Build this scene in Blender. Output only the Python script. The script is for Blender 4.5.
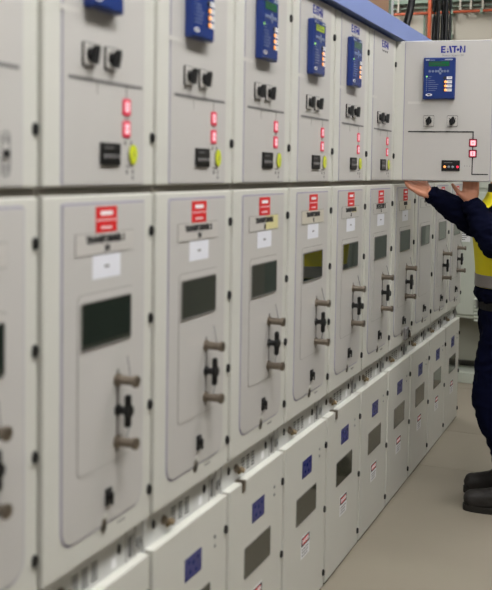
import bpy, bmesh, math, random
import numpy as np
from mathutils import Vector, Matrix, noise

random.seed(4)
S = bpy.context.scene
C = S.collection
for o in list(bpy.data.objects):
    bpy.data.objects.remove(o, do_unlink=True)

# ------------------------------------------------------------------ camera
cam_d = bpy.data.cameras.new('camera')
cam = bpy.data.objects.new('camera', cam_d)
C.objects.link(cam)
RM = ((0.9253829816954332, -0.37698685408639837, -0.039335086557806216),
      (0.3786988182619962, 0.9239335544614226, 0.05416633629154658),
      (0.01592300962246557, -0.06502075658066347, 0.9977568636587979))
mw = Matrix.Identity(4)
for i in range(3):
    mw[i][0] = RM[i][0]; mw[i][1] = RM[i][2]; mw[i][2] = -RM[i][1]
mw[2][3] = 1.708
cam.matrix_world = mw
cam_d.sensor_fit = 'AUTO'
cam_d.sensor_width = 36.0
cam_d.lens = 960.0 / 590.0 * 36.0
cam_d.shift_x = (246.0 - 252.44) / 590.0
cam_d.shift_y = (231.42 - 295.0) / 590.0
cam_d.dof.use_dof = True
cam_d.dof.focus_distance = 5.3
cam_d.dof.aperture_fstop = 3.2
cam_d.clip_start = 0.05
S.camera = cam

# ------------------------------------------------------------------ world, exposure
w = bpy.data.worlds.new('world'); S.world = w
w.use_nodes = True
w.node_tree.nodes['Background'].inputs[0].default_value = (0.8, 0.85, 0.9, 1)
w.node_tree.nodes['Background'].inputs[1].default_value = 0.05
S.view_settings.view_transform = 'Standard'
S.view_settings.look = 'None'
S.view_settings.exposure = 0.0
S.view_settings.gamma = 1.0
S.view_settings.use_curve_mapping = False

# ceiling lamps: (x, y, length, strength)
LAMPS = [(0.30, -1.2, 1.5, 26.0), (0.30, 1.4, 1.5, 46.0), (0.30, 4.1, 1.5, 30.0),
         (0.1, 6.2, 1.5, 18.0), (-2.6, 8.0, 1.5, 24.0), (-2.6, 2.0, 1.5, 12.0)]
LAMP_Z = 4.3

# ------------------------------------------------------------------ materials
def srgb(r, g, b):
    f = lambda c: (c/255/12.92) if c/255 <= 0.04045 else ((c/255+0.055)/1.055)**2.4
    return (f(r), f(g), f(b), 1.0)

MATS = {}
def mat(name, col, rough=0.5, metal=0.0, var=0.04, scale=6.0, bump=0.0, bscale=40.0, emit=None, estr=0.0, ior=1.45, coat=0.0, spec=None):
    m = bpy.data.materials.new(name); m.use_nodes = True
    nt = m.node_tree; b = nt.nodes['Principled BSDF']
    tc = nt.nodes.new('ShaderNodeTexCoord')
    nz = nt.nodes.new('ShaderNodeTexNoise'); nz.inputs['Scale'].default_value = scale; nz.inputs['Detail'].default_value = 4
    nt.links.new(tc.outputs['Object'], nz.inputs['Vector'])
    rp = nt.nodes.new('ShaderNodeMix'); rp.data_type = 'RGBA'
    c = srgb(*col)
    rp.inputs[6].default_value = tuple(max(0, x*(1-var)) for x in c[:3]) + (1,)
    rp.inputs[7].default_value = tuple(min(1, x*(1+var)) for x in c[:3]) + (1,)
    nt.links.new(nz.outputs['Fac'], rp.inputs[0])
    nt.links.new(rp.outputs[2], b.inputs['Base Color'])
    b.inputs['Roughness'].default_value = rough
    b.inputs['Metallic'].default_value = metal
    b.inputs['IOR'].default_value = ior
    if coat: b.inputs['Coat Weight'].default_value = coat
    if spec is not None: b.inputs['Specular IOR Level'].default_value = spec
    if bump:
        n2 = nt.nodes.new('ShaderNodeTexNoise'); n2.inputs['Scale'].default_value = bscale; n2.inputs['Detail'].default_value = 3
        nt.links.new(tc.outputs['Object'], n2.inputs['Vector'])
        bp = nt.nodes.new('ShaderNodeBump'); bp.inputs['Strength'].default_value = bump; bp.inputs['Distance'].default_value = 0.004
        nt.links.new(n2.outputs['Fac'], bp.inputs['Height']); nt.links.new(bp.outputs['Normal'], b.inputs['Normal'])
    if emit:
        b.inputs['Emission Color'].default_value = srgb(*emit); b.inputs['Emission Strength'].default_value = estr
    MATS[name] = m
    return m

mat('paint', (202, 201, 193), 0.42, var=0.025, scale=3)
mat('paint_in', (189, 186, 182), 0.36, var=0.03, scale=3)
mat('paint_edge', (212, 210, 202), 0.4, var=0.02)
mat('gasket', (150, 146, 170), 0.5, var=0.05)
mat('groove', (120, 116, 112), 0.6, var=0.05)
mat('body', (112, 107, 97), 0.5, var=0.04)  # darker than the door paint: shade of the door gaps put into the colour
mat('glass_dark', (26, 36, 30), 0.03, var=0.3, scale=9, ior=1.85)
mat('glass_low', (62, 62, 52), 0.08, var=0.1, scale=5, ior=1.5)
mat('black', (16, 16, 17), 0.38, var=0.1)
mat('black_soft', (20, 19, 19), 0.65, var=0.1)
mat('bronze', (134, 124, 112), 0.34, 0.95, var=0.1, scale=30)
mat('brass', (128, 112, 86), 0.6, 0.6, var=0.1, scale=30)
mat('steel', (170, 172, 172), 0.35, 0.9, var=0.06, scale=20)
mat('galv', (204, 205, 203), 0.45, 0.25, var=0.08, scale=25)
mat('red', (212, 26, 28), 0.5, var=0.04)
mat('white', (236, 236, 238), 0.55, var=0.02)
mat('paper', (222, 223, 230), 0.7, var=0.02)
mat('ink', (40, 40, 42), 0.6, var=0.05)
mat('ink_grey', (120, 118, 118), 0.6, var=0.05)
mat('plate', (192, 188, 183), 0.3, var=0.03)
mat('plate_beige', (198, 192, 177), 0.35, var=0.03)
mat('tape_yellow', (212, 204, 150), 0.45, var=0.05)
mat('tape_white', (200, 197, 192), 0.5, var=0.05)
mat('logo_blue', (12, 26, 128), 0.6, var=0.03)
mat('relay_blue', (30, 52, 118), 0.32, var=0.06, scale=12)
mat('relay_face', (36, 56, 116), 0.25, var=0.06, scale=12)
mat('label_blue', (34, 40, 112), 0.35, var=0.4, scale=45)
mat('lcd', (24, 92, 60), 0.2, var=0.15, scale=40, emit=(40, 120, 70), estr=0.12)
mat('lcd_yellow', (150, 170, 60), 0.2, var=0.15, scale=40, emit=(150, 180, 60), estr=0.25)
mat('lamp_yellow', (188, 196, 36), 0.3, var=0.06, emit=(210, 220, 40), estr=0.12)
mat('ind_red', (206, 40, 72), 0.3, var=0.05, emit=(225, 40, 80), estr=0.2)
mat('ind_darkred', (64, 12, 18), 0.3, var=0.05)
mat('ind_white', (240, 205, 214), 0.3, var=0.02, emit=(255, 200, 212), estr=0.35)
mat('led_orange', (255, 170, 90), 0.3, var=0.02, emit=(255, 160, 80), estr=1.3)
mat('led_red', (240, 40, 70), 0.3, var=0.02, emit=(255, 50, 80), estr=1.0)
mat('led_green', (150, 230, 90), 0.3, var=0.02, emit=(160, 240, 90), estr=1.0)
mat('led_off', (150, 160, 170), 0.3, var=0.02)
mat('key_grey', (110, 122, 150), 0.4, var=0.05)
mat('duct_blue', (128, 144, 196), 0.4, var=0.04, scale=4)
mat('duct_dark', (70, 88, 132), 0.5, var=0.06)
mat('brown', (150, 116, 88), 0.7, var=0.08, scale=5)
mat('orange', (172, 78, 44), 0.45, var=0.06)
mat('cable', (18, 18, 20), 0.45, var=0.15)
mat('cable_yellow', (190, 160, 60), 0.5, var=0.1)
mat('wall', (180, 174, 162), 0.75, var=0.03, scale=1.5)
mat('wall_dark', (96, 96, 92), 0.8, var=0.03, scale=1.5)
mat('added_door_grey', (150, 156, 148), 0.6, var=0.05)
mat('girt', (120, 138, 124), 0.6, var=0.06)
mat('ceiling', (150, 150, 145), 0.8, var=0.02, scale=1)
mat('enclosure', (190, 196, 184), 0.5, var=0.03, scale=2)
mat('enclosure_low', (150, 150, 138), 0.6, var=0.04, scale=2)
mat('floor', (141, 133, 119), 0.5, var=0.07, scale=2.2, bump=0.05, bscale=90)
mat('diffuser', (255, 255, 255), 0.5, var=0.0)
mat('navy', (8, 11, 30), 1.0, var=0.25, scale=14, bump=0.35, bscale=22, spec=0.08)
mat('navy_trouser', (7, 10, 32), 1.0, var=0.2, scale=10, bump=0.35, bscale=16, spec=0.08)
mat('hivis', (232, 218, 22), 0.7, var=0.06, scale=10, bump=0.2, bscale=18)
mat('reflective', (140, 134, 130), 0.4, 0.3, var=0.06, scale=30)
mat('skin', (190, 130, 102), 0.5, var=0.07, scale=18, bump=0.06, bscale=60)
mat('lips', (170, 96, 86), 0.5, var=0.05)
mat('hair', (40, 30, 24), 0.7, var=0.2, scale=60, bump=0.5, bscale=120)
mat('eye', (235, 232, 228), 0.2, var=0.0)
mat('belt_black', (9, 8, 8), 0.7, var=0.1)
mat('boot', (38, 35, 33), 0.6, var=0.2, scale=25, bump=0.3, bscale=40)
mat('sole', (34, 31, 27), 0.8, var=0.15, scale=30)

# ------------------------------------------------------------------ mesh helpers
class MB:
    """collects simple shapes with material slots"""
    def __init__(s):
        s.bm = bmesh.new(); s.mats = []
    def _m(s, m):
        if m not in s.mats: s.mats.append(m)
        return s.mats.index(m)
    def _add(s, fn, m, M=None, smooth=False):
        t = bmesh.new(); fn(t)
        if M is not None: bmesh.ops.transform(t, matrix=M, verts=t.verts)
        mi = s._m(m)
        for f in t.faces: f.material_index = mi; f.smooth = smooth
        me = bpy.data.meshes.new('tmp'); t.to_mesh(me); t.free()
        s.bm.from_mesh(me); bpy.data.meshes.remove(me)
        return s
    def box(s, a, b, m, bev=0.0, seg=2):
        def fn(t):
            bmesh.ops.create_cube(t, size=1)
            bmesh.ops.scale(t, vec=[abs(b[i]-a[i]) for i in range(3)], verts=t.verts)
            bmesh.ops.translate(t, vec=[(a[i]+b[i])/2 for i in range(3)], verts=t.verts)
            if bev: bmesh.ops.bevel(t, geom=t.edges[:], offset=bev, segments=seg, profile=0.5, affect='EDGES')
        return s._add(fn, m)
    def cyl(s, p, q, r, m, r2=None, n=16, smooth=True):
        p = Vector(p); q = Vector(q); d = q-p
        M = Matrix.Translation((p+q)/2) @ d.to_track_quat('Z', 'Y').to_matrix().to_4x4()
        return s._add(lambda t: bmesh.ops.create_cone(t, cap_ends=True, segments=n, radius1=r, radius2=r if r2 is None else r2, depth=d.length), m, M, False)
    def lathe(s, p, axis, prof, m, n=18):
        """prof: list of (distance along axis, radius)"""
        M = Matrix.Translation(Vector(p)) @ Vector(axis).to_track_quat('Z', 'Y').to_matrix().to_4x4()
        def fn(t):
            rings = []
            for h, r in prof:
                rings.append([t.verts.new((r*math.cos(2*math.pi*k/n), r*math.sin(2*math.pi*k/n), h)) for k in range(n)])
            for a, b in zip(rings, rings[1:]):
                for k in range(n): t.faces.new((a[k], a[(k+1) % n], b[(k+1) % n], b[k]))
            t.faces.new(rings[0][::-1]); t.faces.new(rings[-1])
        return s._add(fn, m, M, False)
    def ball(s, c, r, m, sc=(1, 1, 1), sub=2):
        M = Matrix.Translation(Vector(c)) @ Matrix.Diagonal((sc[0], sc[1], sc[2], 1))
        return s._add(lambda t: bmesh.ops.create_icosphere(t, subdivisions=sub, radius=r), m, M, True)
    def poly(s, pts, p0, p1, m):
        """outline in (u,z) extruded along p (local x) from p0 to p1"""
        def fn(t):
            a = [t.verts.new((p0, u, z)) for u, z in pts]; b = [t.verts.new((p1, u, z)) for u, z in pts]
            n = len(pts)
            t.faces.new(a[::-1]); t.faces.new(b)
            for k in range(n): t.faces.new((a[k], a[(k+1) % n], b[(k+1) % n], b[k]))
            bmesh.ops.recalc_face_normals(t, faces=t.faces[:])
        return s._add(fn, m)
    def rrect(s, u0, z0, u1, z1, p0, p1, m, r=0.02, seg=5, rt=None):
        rt = r if rt is None else rt
        pts = []
        for cx, cz, a0, rr in ((u1-r, z0+r, -90, r), (u1-rt, z1-rt, 0, rt), (u0+rt, z1-rt, 90, rt), (u0+r, z0+r, 180, r)):
            for k in range(seg+1):
                a = math.radians(a0+90*k/seg); pts.append((cx+rr*math.cos(a), cz+rr*math.sin(a)))
        return s.poly(pts, p0, p1, m)
    def ring(s, pts_out, pts_in, p0, p1, m):
        def fn(t):
            n = len(pts_out)
            L = [[t.verts.new((p, u, z)) for u, z in P] for p in (p0, p1) for P in (pts_out, pts_in)]
            for k in range(n):
                j = (k+1) % n
                t.faces.new((L[2][k], L[2][j], L[3][j], L[3][k])); t.faces.new((L[0][k], L[1][k], L[1][j], L[0][j]))
                t.faces.new((L[0][k], L[0][j], L[2][j], L[2][k])); t.faces.new((L[1][k], L[3][k], L[3][j], L[1][j]))
            bmesh.ops.recalc_face_normals(t, faces=t.faces[:])
        return s._add(fn, m)
    def oval(s, u, z, ru, rz, p0, p1, m, n=16):
        return s.poly([(u+ru*math.cos(2*math.pi*k/n), z+rz*math.sin(2*math.pi*k/n)) for k in range(n)], p0, p1, m)
    def tube(s, pts, r, m, n=8):
        for a, b in zip(pts, pts[1:]):
            s.cyl(a, b, r, m, n=n)
            s.ball(b, r, m, sub=1)
        return s
    def mesh(s, name):
        me = bpy.data.meshes.new(name); s.bm.to_mesh(me); s.bm.free()
        for m in s.mats: me.materials.append(MATS[m])
        return me

def rpts(u0, z0, u1, z1, r, seg=5):
    pts = []
    for cx, cz, a0 in ((u1-r, z0+r, -90), (u1-r, z1-r, 0), (u0+r, z1-r, 90), (u0+r, z0+r, 180)):
        for k in range(seg+1):
            a = math.radians(a0+90*k/seg); pts.append((cx+r*math.cos(a), cz+r*math.sin(a)))
    return pts

def link(name, me, parent=None, loc=None, M=None):
    o = bpy.data.objects.new(name, me); C.objects.link(o)
    if parent: o.parent = parent
    if loc is not None: o.location = loc
    if M is not None: o.matrix_local = M
    return o
def tag(o, label=None, cat=None, group=None, kind=None):
    if label: o['label'] = label
    if cat: o['category'] = cat
    if group: o['group'] = group
    if kind: o['kind'] = kind
    return o
def empty(name, loc, label, cat, group=None):
    o = link(name, None, None, loc); o.empty_display_size = 0.1
    return tag(o, label, cat, group)

TXT = {}
def text_mesh(txt, size, m, extr=0.0006, bold=0.0):
    """centred lettering in the local (y,z) plane, facing +x"""
    k = (txt, size, m)
    if k in TXT: return TXT[k]
    cu = bpy.data.curves.new('lettering', 'FONT'); cu.body = txt; cu.size = size
    cu.align_x = 'CENTER'; cu.align_y = 'CENTER'; cu.extrude = extr; cu.resolution_u = 2; cu.offset = bold
    ob = bpy.data.objects.new('lettering_tmp', cu); C.objects.link(ob)
    dg = bpy.context.evaluated_depsgraph_get()
    me = bpy.data.meshes.new_from_object(ob.evaluated_get(dg))
    bpy.data.objects.remove(ob, do_unlink=True); bpy.data.curves.remove(cu)
    # font x -> y, font y -> z, font z -> x
    me.transform(Matrix(((0, 0, 1, 0), (1, 0, 0, 0), (0, 1, 0, 0), (0, 0, 0, 1))))
    me.materials.clear(); me.materials.append(MATS[m])
    TXT[k] = me
    return me

# ------------------------------------------------------------------ room shell
XF = -1.1567
def struct(name, mb, parent=None):
    o = link(name, mb.mesh(name), parent)
    if parent is None: o['kind'] = 'structure'
    return o
X0, X1, Y0, Y1, ZC = -3.6, 2.6, -3.2, 9.4, 4.6
fl = MB(); fl.box((X0, Y0, -0.2), (X1, Y1, -0.012), 'floor'); floor = struct('floor', fl)
ys = [Y0, 1.1, 2.0, 3.35, 5.475, 6.29, 7.6, Y1]
for a, b in zip(ys, ys[1:]):
    m = MB(); m.box((X0, a+0.0018, -0.012), (X1, b-0.0018, 0.0), 'floor'); struct('floor_slab', m, floor)
m = MB(); m.box((X0-0.15, Y0, -0.2), (X0, Y1+0.15, ZC), 'wall'); struct('wall_left', m)
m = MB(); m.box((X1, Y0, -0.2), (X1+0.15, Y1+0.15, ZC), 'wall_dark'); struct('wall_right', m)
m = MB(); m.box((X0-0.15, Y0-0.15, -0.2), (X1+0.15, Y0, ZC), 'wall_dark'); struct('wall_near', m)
m = MB(); m.box((X0, Y1, -0.2), (X1, Y1+0.15, ZC), 'wall'); wall_far = struct('wall_far', m)
m = MB(); m.box((X0-0.15, Y0-0.15, ZC), (X1+0.15, Y1+0.15, ZC+0.15), 'ceiling'); struct('ceiling', m)

# ------------------------------------------------------------------ control cabinets (upper row)
U0 = 1.175; PITCH = 0.5
ZB, ZT = 1.661, 2.344
def shared(fn):
    cache = {}
    def g(*a):
        if a not in cache: cache[a] = fn(*a)
        return cache[a]
    return g

@shared
def me_upper_body():
    m = MB()
    t = 0.02
    z0, z1, u0, u1, d = ZB, ZT, 0.0, 0.494, 0.55
    m.box((-d, u0, z0), (-0.028, u0+t, z1), 'paint'); m.box((-d, u1-t, z0), (-0.028, u1, z1), 'paint')
    m.box((-d, u0+t, z0), (-0.028, u1-t, z0+t), 'paint'); m.box((-d, u0+t, z1-t), (-0.028, u1-t, z1), 'paint')
    m.box((-d, u0+t, z0+t), (-d+t, u1-t, z1-t), 'body')
    m.box((-0.5, 0.0, ZB-0.018), (-0.010, 0.494, ZB), 'body')
    return m.mesh('cabinet_body')
@shared
def me_upper_door(u1=0.490):
    m = MB(); m.box((-0.026, 0.007, ZB+0.001), (0, u1-0.002, ZT), 'paint', 0.004); return m.mesh('door')
@shared
def me_upper_seal(u0, u1):
    m = MB(); m.rrect(u0, ZB+0.004, u1, ZT-0.004, -0.002, 0.0012, 'gasket', 0.006); return m.mesh('panel_seal')
@shared
def me_upper_panel(u0, u1):
    m = MB(); m.rrect(u0+0.0035, ZB+0.006, u1-0.0035, ZT-0.006, -0.002, 0.003, 'paint_in', 0.005); return m.mesh('door_panel')
PF = 0.003   # front of inner panel
RD = 0.0065
@shared
def me_relay(w):
    m = MB(); m.box((0, -w/2, -0.1), (0.0245, w/2, 0.1), 'relay_blue', 0.004)
    m.rrect(-w/2+0.006, -0.094, w/2-0.006, 0.094, 0.024, 0.033-RD, 'relay_face', 0.004)
    return m.mesh('protection_relay')
@shared
def me_screen(c):
    m = MB(); m.rrect(-0.053, 0.0565, 0.048, 0.082, 0.033, 0.0335, 'black', 0.002)
    m.rrect(-0.050, 0.0585, 0.045, 0.080, 0.0335, 0.0342, c, 0.001)
    for k in range(2): m.box((0.0342, -0.046, 0.0735-0.008*k), (0.0345, 0.012+0.02*k, 0.0765-0.008*k), 'ink')
    return m.mesh('screen')
@shared
def me_keypad():
    m = MB()
    for u, z in ((-0.046, 0.034), (-0.031, 0.034), (-0.016, 0.034), (0.0045, 0.044), (0.0045, 0.024), (-0.004, 0.034), (0.013, 0.034), (0.026, 0.034), (0.040, 0.034)):
        m.lathe((0.033, u, z), (1, 0, 0), [(0, 0.006), (0.0015, 0.006), (0.002, 0.005)], 'key_grey', 10)
    return m.mesh('keypad')
@shared
def me_leds():
    m = MB(); m.ball((0.033, -0.059, 0.0085), 0.0042, 'led_green', (0.5, 1, 1), 1)
    for k in range(7): m.ball((0.033, -0.059, -0.002-0.0095*k), 0.0018, 'led_off', (0.5, 1, 1), 1)
    return m.mesh('status_lights')
@shared
def me_led_text():
    m = MB()
    L = [0.016, 0.010, 0.030, 0.034, 0.048, 0.042, 0.042, 0.034]
    for k in range(8): m.box((0.033, -0.051, 0.0073-0.0095*k), (0.0333, -0.051+L[k], 0.0093-0.0095*k), 'key_grey')
    m.box((0.033, -0.066, 0.085), (0.0333, -0.048, 0.092), 'led_off'); m.box((0.033, -0.045, 0.086), (0.0333, -0.022, 0.0895), 'key_grey')
    m.box((0.033, 0.024, 0.087), (0.0333, 0.062, 0.0925), 'led_off'); m.box((0.033, 0.004, 0.0855), (0.0333, 0.060, 0.0865), 'key_grey')
    return m.mesh('lettering')
@shared
def me_label_tag():
    m = MB(); m.box((0.033, 0.036, -0.0065), (0.0345, 0.061, 0.0065), 'white')
    m.box((0.0345, 0.040, -0.001), (0.0347, 0.057, 0.0015), 'ink_grey'); return m.mesh('key_label')
@shared
def me_round_key(c):
    m = MB(); m.lathe((0.033, 0.026, 0), (1, 0, 0), [(0, 0.0075), (0.002, 0.0075)], 'black', 12)
    m.ball((0.035, 0.031, 0), 0.0068, c, (0.4, 1, 1), 1) if c != 'black' else m.ball((0.035, 0.026, 0), 0.004, c, (0.4, 1, 1), 1)
    return m.mesh('key_light')
@shared
def me_oval_plate():
    m = MB(); m.oval(-0.047, -0.079, 0.0155, 0.006, 0.033, 0.0342, 'white', 18); m.oval(-0.047, -0.079, 0.009, 0.0032, 0.0342, 0.0346, 'black', 12); return m.mesh('maker_plate')
@shared
def me_switch():
    m = MB(); m.rrect(-0.0255, -0.0265, 0.0255, 0.0265, 0, 0.005, 'black', 0.004)
    m.rrect(-0.0245, -0.0245, 0.0245, 0.0245, 0.005, 0.006, 'plate', 0.004)
    for a in (-50, 0, 50):
        t = math.radians(a); m.box((0.006, 0.019*math.sin(t)-0.002, 0.019*math.cos(t)-0.002), (0.0063, 0.019*math.sin(t)+0.002, 0.019*math.cos(t)+0.002), 'ink')
    return m.mesh('rotary_switch')
@shared
def me_switch_knob():
    m = MB(); m.lathe((0.006, 0, 0), (1, 0, 0), [(0, 0.0155), (0.008, 0.0145), (0.009, 0.012)], 'black', 18)
    M_ = math.radians(14)
    pts = [(-0.006, -0.021), (0.006, -0.021), (0.0065, 0.017), (0, 0.022), (-0.0065, 0.017)]
    pts = [(u*math.cos(M_)+z*math.sin(M_), -u*math.sin(M_)+z*math.cos(M_)) for u, z in pts]
    m.poly(pts, 0.014, 0.027, 'black'); return m.mesh('switch_knob')
@shared
def me_indicator(open_):
    m = MB(); r = 0.019
    q = 0 if open_ else 0.002
    m.rrect(-r+q, -r, r-q, r, 0, 0.003, 'ind_darkred' if open_ else 'ind_red', 0.004)
    return m.mesh('position_indicator')
@shared
def me_ind_lens(open_, vert):
    m = MB(); r = 0.0120 if open_ else 0.0135
    if open_: m.rrect(-r, -r, r, r, 0.003, 0.004, 'ind_white', 0.003)
    else: m.rrect(-0.009, -0.012, 0.009, 0.012, 0.003, 0.004, 'ind_white', 0.003)
    if open_: 
        m.ring(rpts(-0.0155, -0.0155, 0.0155, 0.0155, 0.003), rpts(-r, -r, r, r, 0.003), 0.003, 0.0038, 'ind_red')
    if vert: m.box((0.004, -0.0015, -0.008), (0.0043, 0.0015, 0.008), 'ind_red')
    else: m.box((0.004, -0.004, -0.0015), (0.0043, 0.004, 0.0015), 'ind_red')
    return m.mesh('indicator_lens')
@shared
def me_meter():
    m = MB(); m.box((0, -0.046, -0.026), (0.006, 0.042, 0.026), 'black_soft', 0.002)
    m.rrect(-0.043, -0.022, 0.039, 0.022, 0.006, 0.0068, 'black', 0.002)
    m.box((0.0068, -0.034, 0.013), (0.0071, 0.006, 0.016), 'ink_grey')
    return m.mesh('alarm_display')
@shared
def me_meter_light(c):
    m = MB(); m.lathe((0.0068, 0, 0), (1, 0, 0), [(0, 0.006), (0.002, 0.005), (0.003, 0.002)], c, 10); return m.mesh('alarm_light')
@shared
def me_button():
    m = MB(); m.oval(0, 0, 0.0185, 0.0255, 0, 0.0025, 'ink_grey', 20); m.oval(0, 0, 0.0165, 0.0235, 0.0025, 0.006, 'lamp_yellow', 20)
    return m.mesh('push_button')
@shared
def me_button_mark():
    m = MB(); m.poly([(-0.004, -0.010), (0.004, -0.002), (0.001, 0.0), (0.006, 0.010), (-0.003, 0.002), (0, 0)], 0.006, 0.0063, 'ink_grey'); return m.mesh('lightning_mark')
@shared
def me_marks():
    m = MB()
    m.box((0, -0.030, 0.012), (0.0004, 0.0, 0.016), 'ink_grey')
    m.box((0, -0.026, -0.004), (0.0004, -0.020, 0.006), 'ink'); m.box((0, 0.002, -0.004), (0.0004, 0.008, 0.006), 'ink')
    m.box((0, 0.001, -0.018), (0.0004, 0.009, -0.009), 'ink_grey')
    return m.mesh('marking')
@shared
def me_trio():
    m = MB(); m.ring(rpts(-0.014, -0.045, 0.014, 0.045, 0.013), rpts(-0.011, -0.042, 0.011, 0.042, 0.010), 0, 0.001, 'ink_grey')
    for z, c in ((0.028, 'ink_grey'), (-0.028, 'ink_grey')): m.ring(rpts(-0.008, z-0.008, 0.008, z+0.008, 0.0078), rpts(-0.005, z-0.005, 0.005, z+0.005, 0.0048), 0, 0.001, c)
    m.oval(0, 0, 0.008, 0.008, 0, 0.006, 'black'); return m.mesh('mimic_symbol')
@shared
def me_mimic(open_):
    m = MB()
    if open_:
        t = 0.003
        m.box((0, 0.067, 1.903-t), (0.0012, 0.382, 1.903+t), 'ink')
        m.box((0, 0.379-0.0025, 1.868), (0.0012, 0.379+0.0025, 1.903), 'ink')
        m.box((0, 0.377, 1.817), (0.0012, 0.381, 1.832), 'ink')
        m.box((0, 0.3765, 1.698), (0.0012, 0.3815, 1.781), 'ink')
        m.box((0, 0.3765, 1.696), (0.0012, 0.455, 1.701), 'ink')
    else:
        t = 0.0035
        m.box((0, 0.0955, 1.901-t), (0.0012, 0.418, 1.901+t), 'ink_grey')
        m.box((0, 0.342, 1.87), (0.0008, 0.344, 1.901), 'groove'); m.box((0, 0.342, 1.817), (0.0008, 0.344, 1.831), 'groove')
        m.box((0, 0.211, 1.87), (0.0006, 0.2122, 1.901), 'groove')
    return m.mesh('mimic_line')
@shared
def me_logo(): 
    m = MB(); p0, p1, c = 0, 0.0008, 'logo_blue'
    h = 0.0165
    def B(a, z0, b, z1): m.box((p0, a, z0), (p1, b, z1), c)
    # E
    B(-0.058, -h, -0.050, h); B(-0.050, h-0.007, -0.036, h); B(-0.050, -0.0035, -0.038, 0.0035); B(-0.050, -h, -0.036, -h+0.007)
    # A drawn as one slanted stroke and a dot
    m.poly([(-0.021, h), (-0.012, h), (-0.004, -h), (-0.013, -h)], p0, p1, c)
    m.oval(-0.0255, -h+0.0055, 0.005, 0.005, p0, p1, c, 12)
    m.oval(-0.0255, 0.001, 0.003, 0.003, p0, p1, c, 10)
    # T
    B(-0.008, h-0.007, 0.019, h); B(0.003, -h, 0.011, h-0.007)
    # O as a dot
    m.oval(0.0225, -0.002, 0.0065, 0.0065, p0, p1, c, 16)
    # N
    B(0.031, -h, 0.0385, h); B(0.0505, -h, 0.058, h)
    m.poly([(0.0385, h), (0.0505, -h+0.002), (0.0505, -h), (0.0485, -h), (0.0385, h-0.011)], p0, p1, c)
    return m.mesh('logo')
@shared
def me_hinge():
    m = MB()
    m.lathe((0, 0, 0), (1, 0, 0), [(-0.002, 0.0085), (0.006, 0.008), (0.008, 0.006)], 'black', 14)
    me = m.mesh('hinge')
    me.transform(Matrix.Diagonal((1, 1.05, 1.65, 1)))
    return me
@shared
def me_tape():
    m = MB(); m.box((0, -0.038, -0.006), (0.0006, 0.038, 0.006), 'tape_white'); return m.mesh('tape_strip')
@shared
def me_dots():
    m = MB()
    for k in range(3): m.oval(0.012*k, 0, 0.0016, 0.0016, 0, 0.0006, 'ink')
    return m.mesh('marking')

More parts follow.
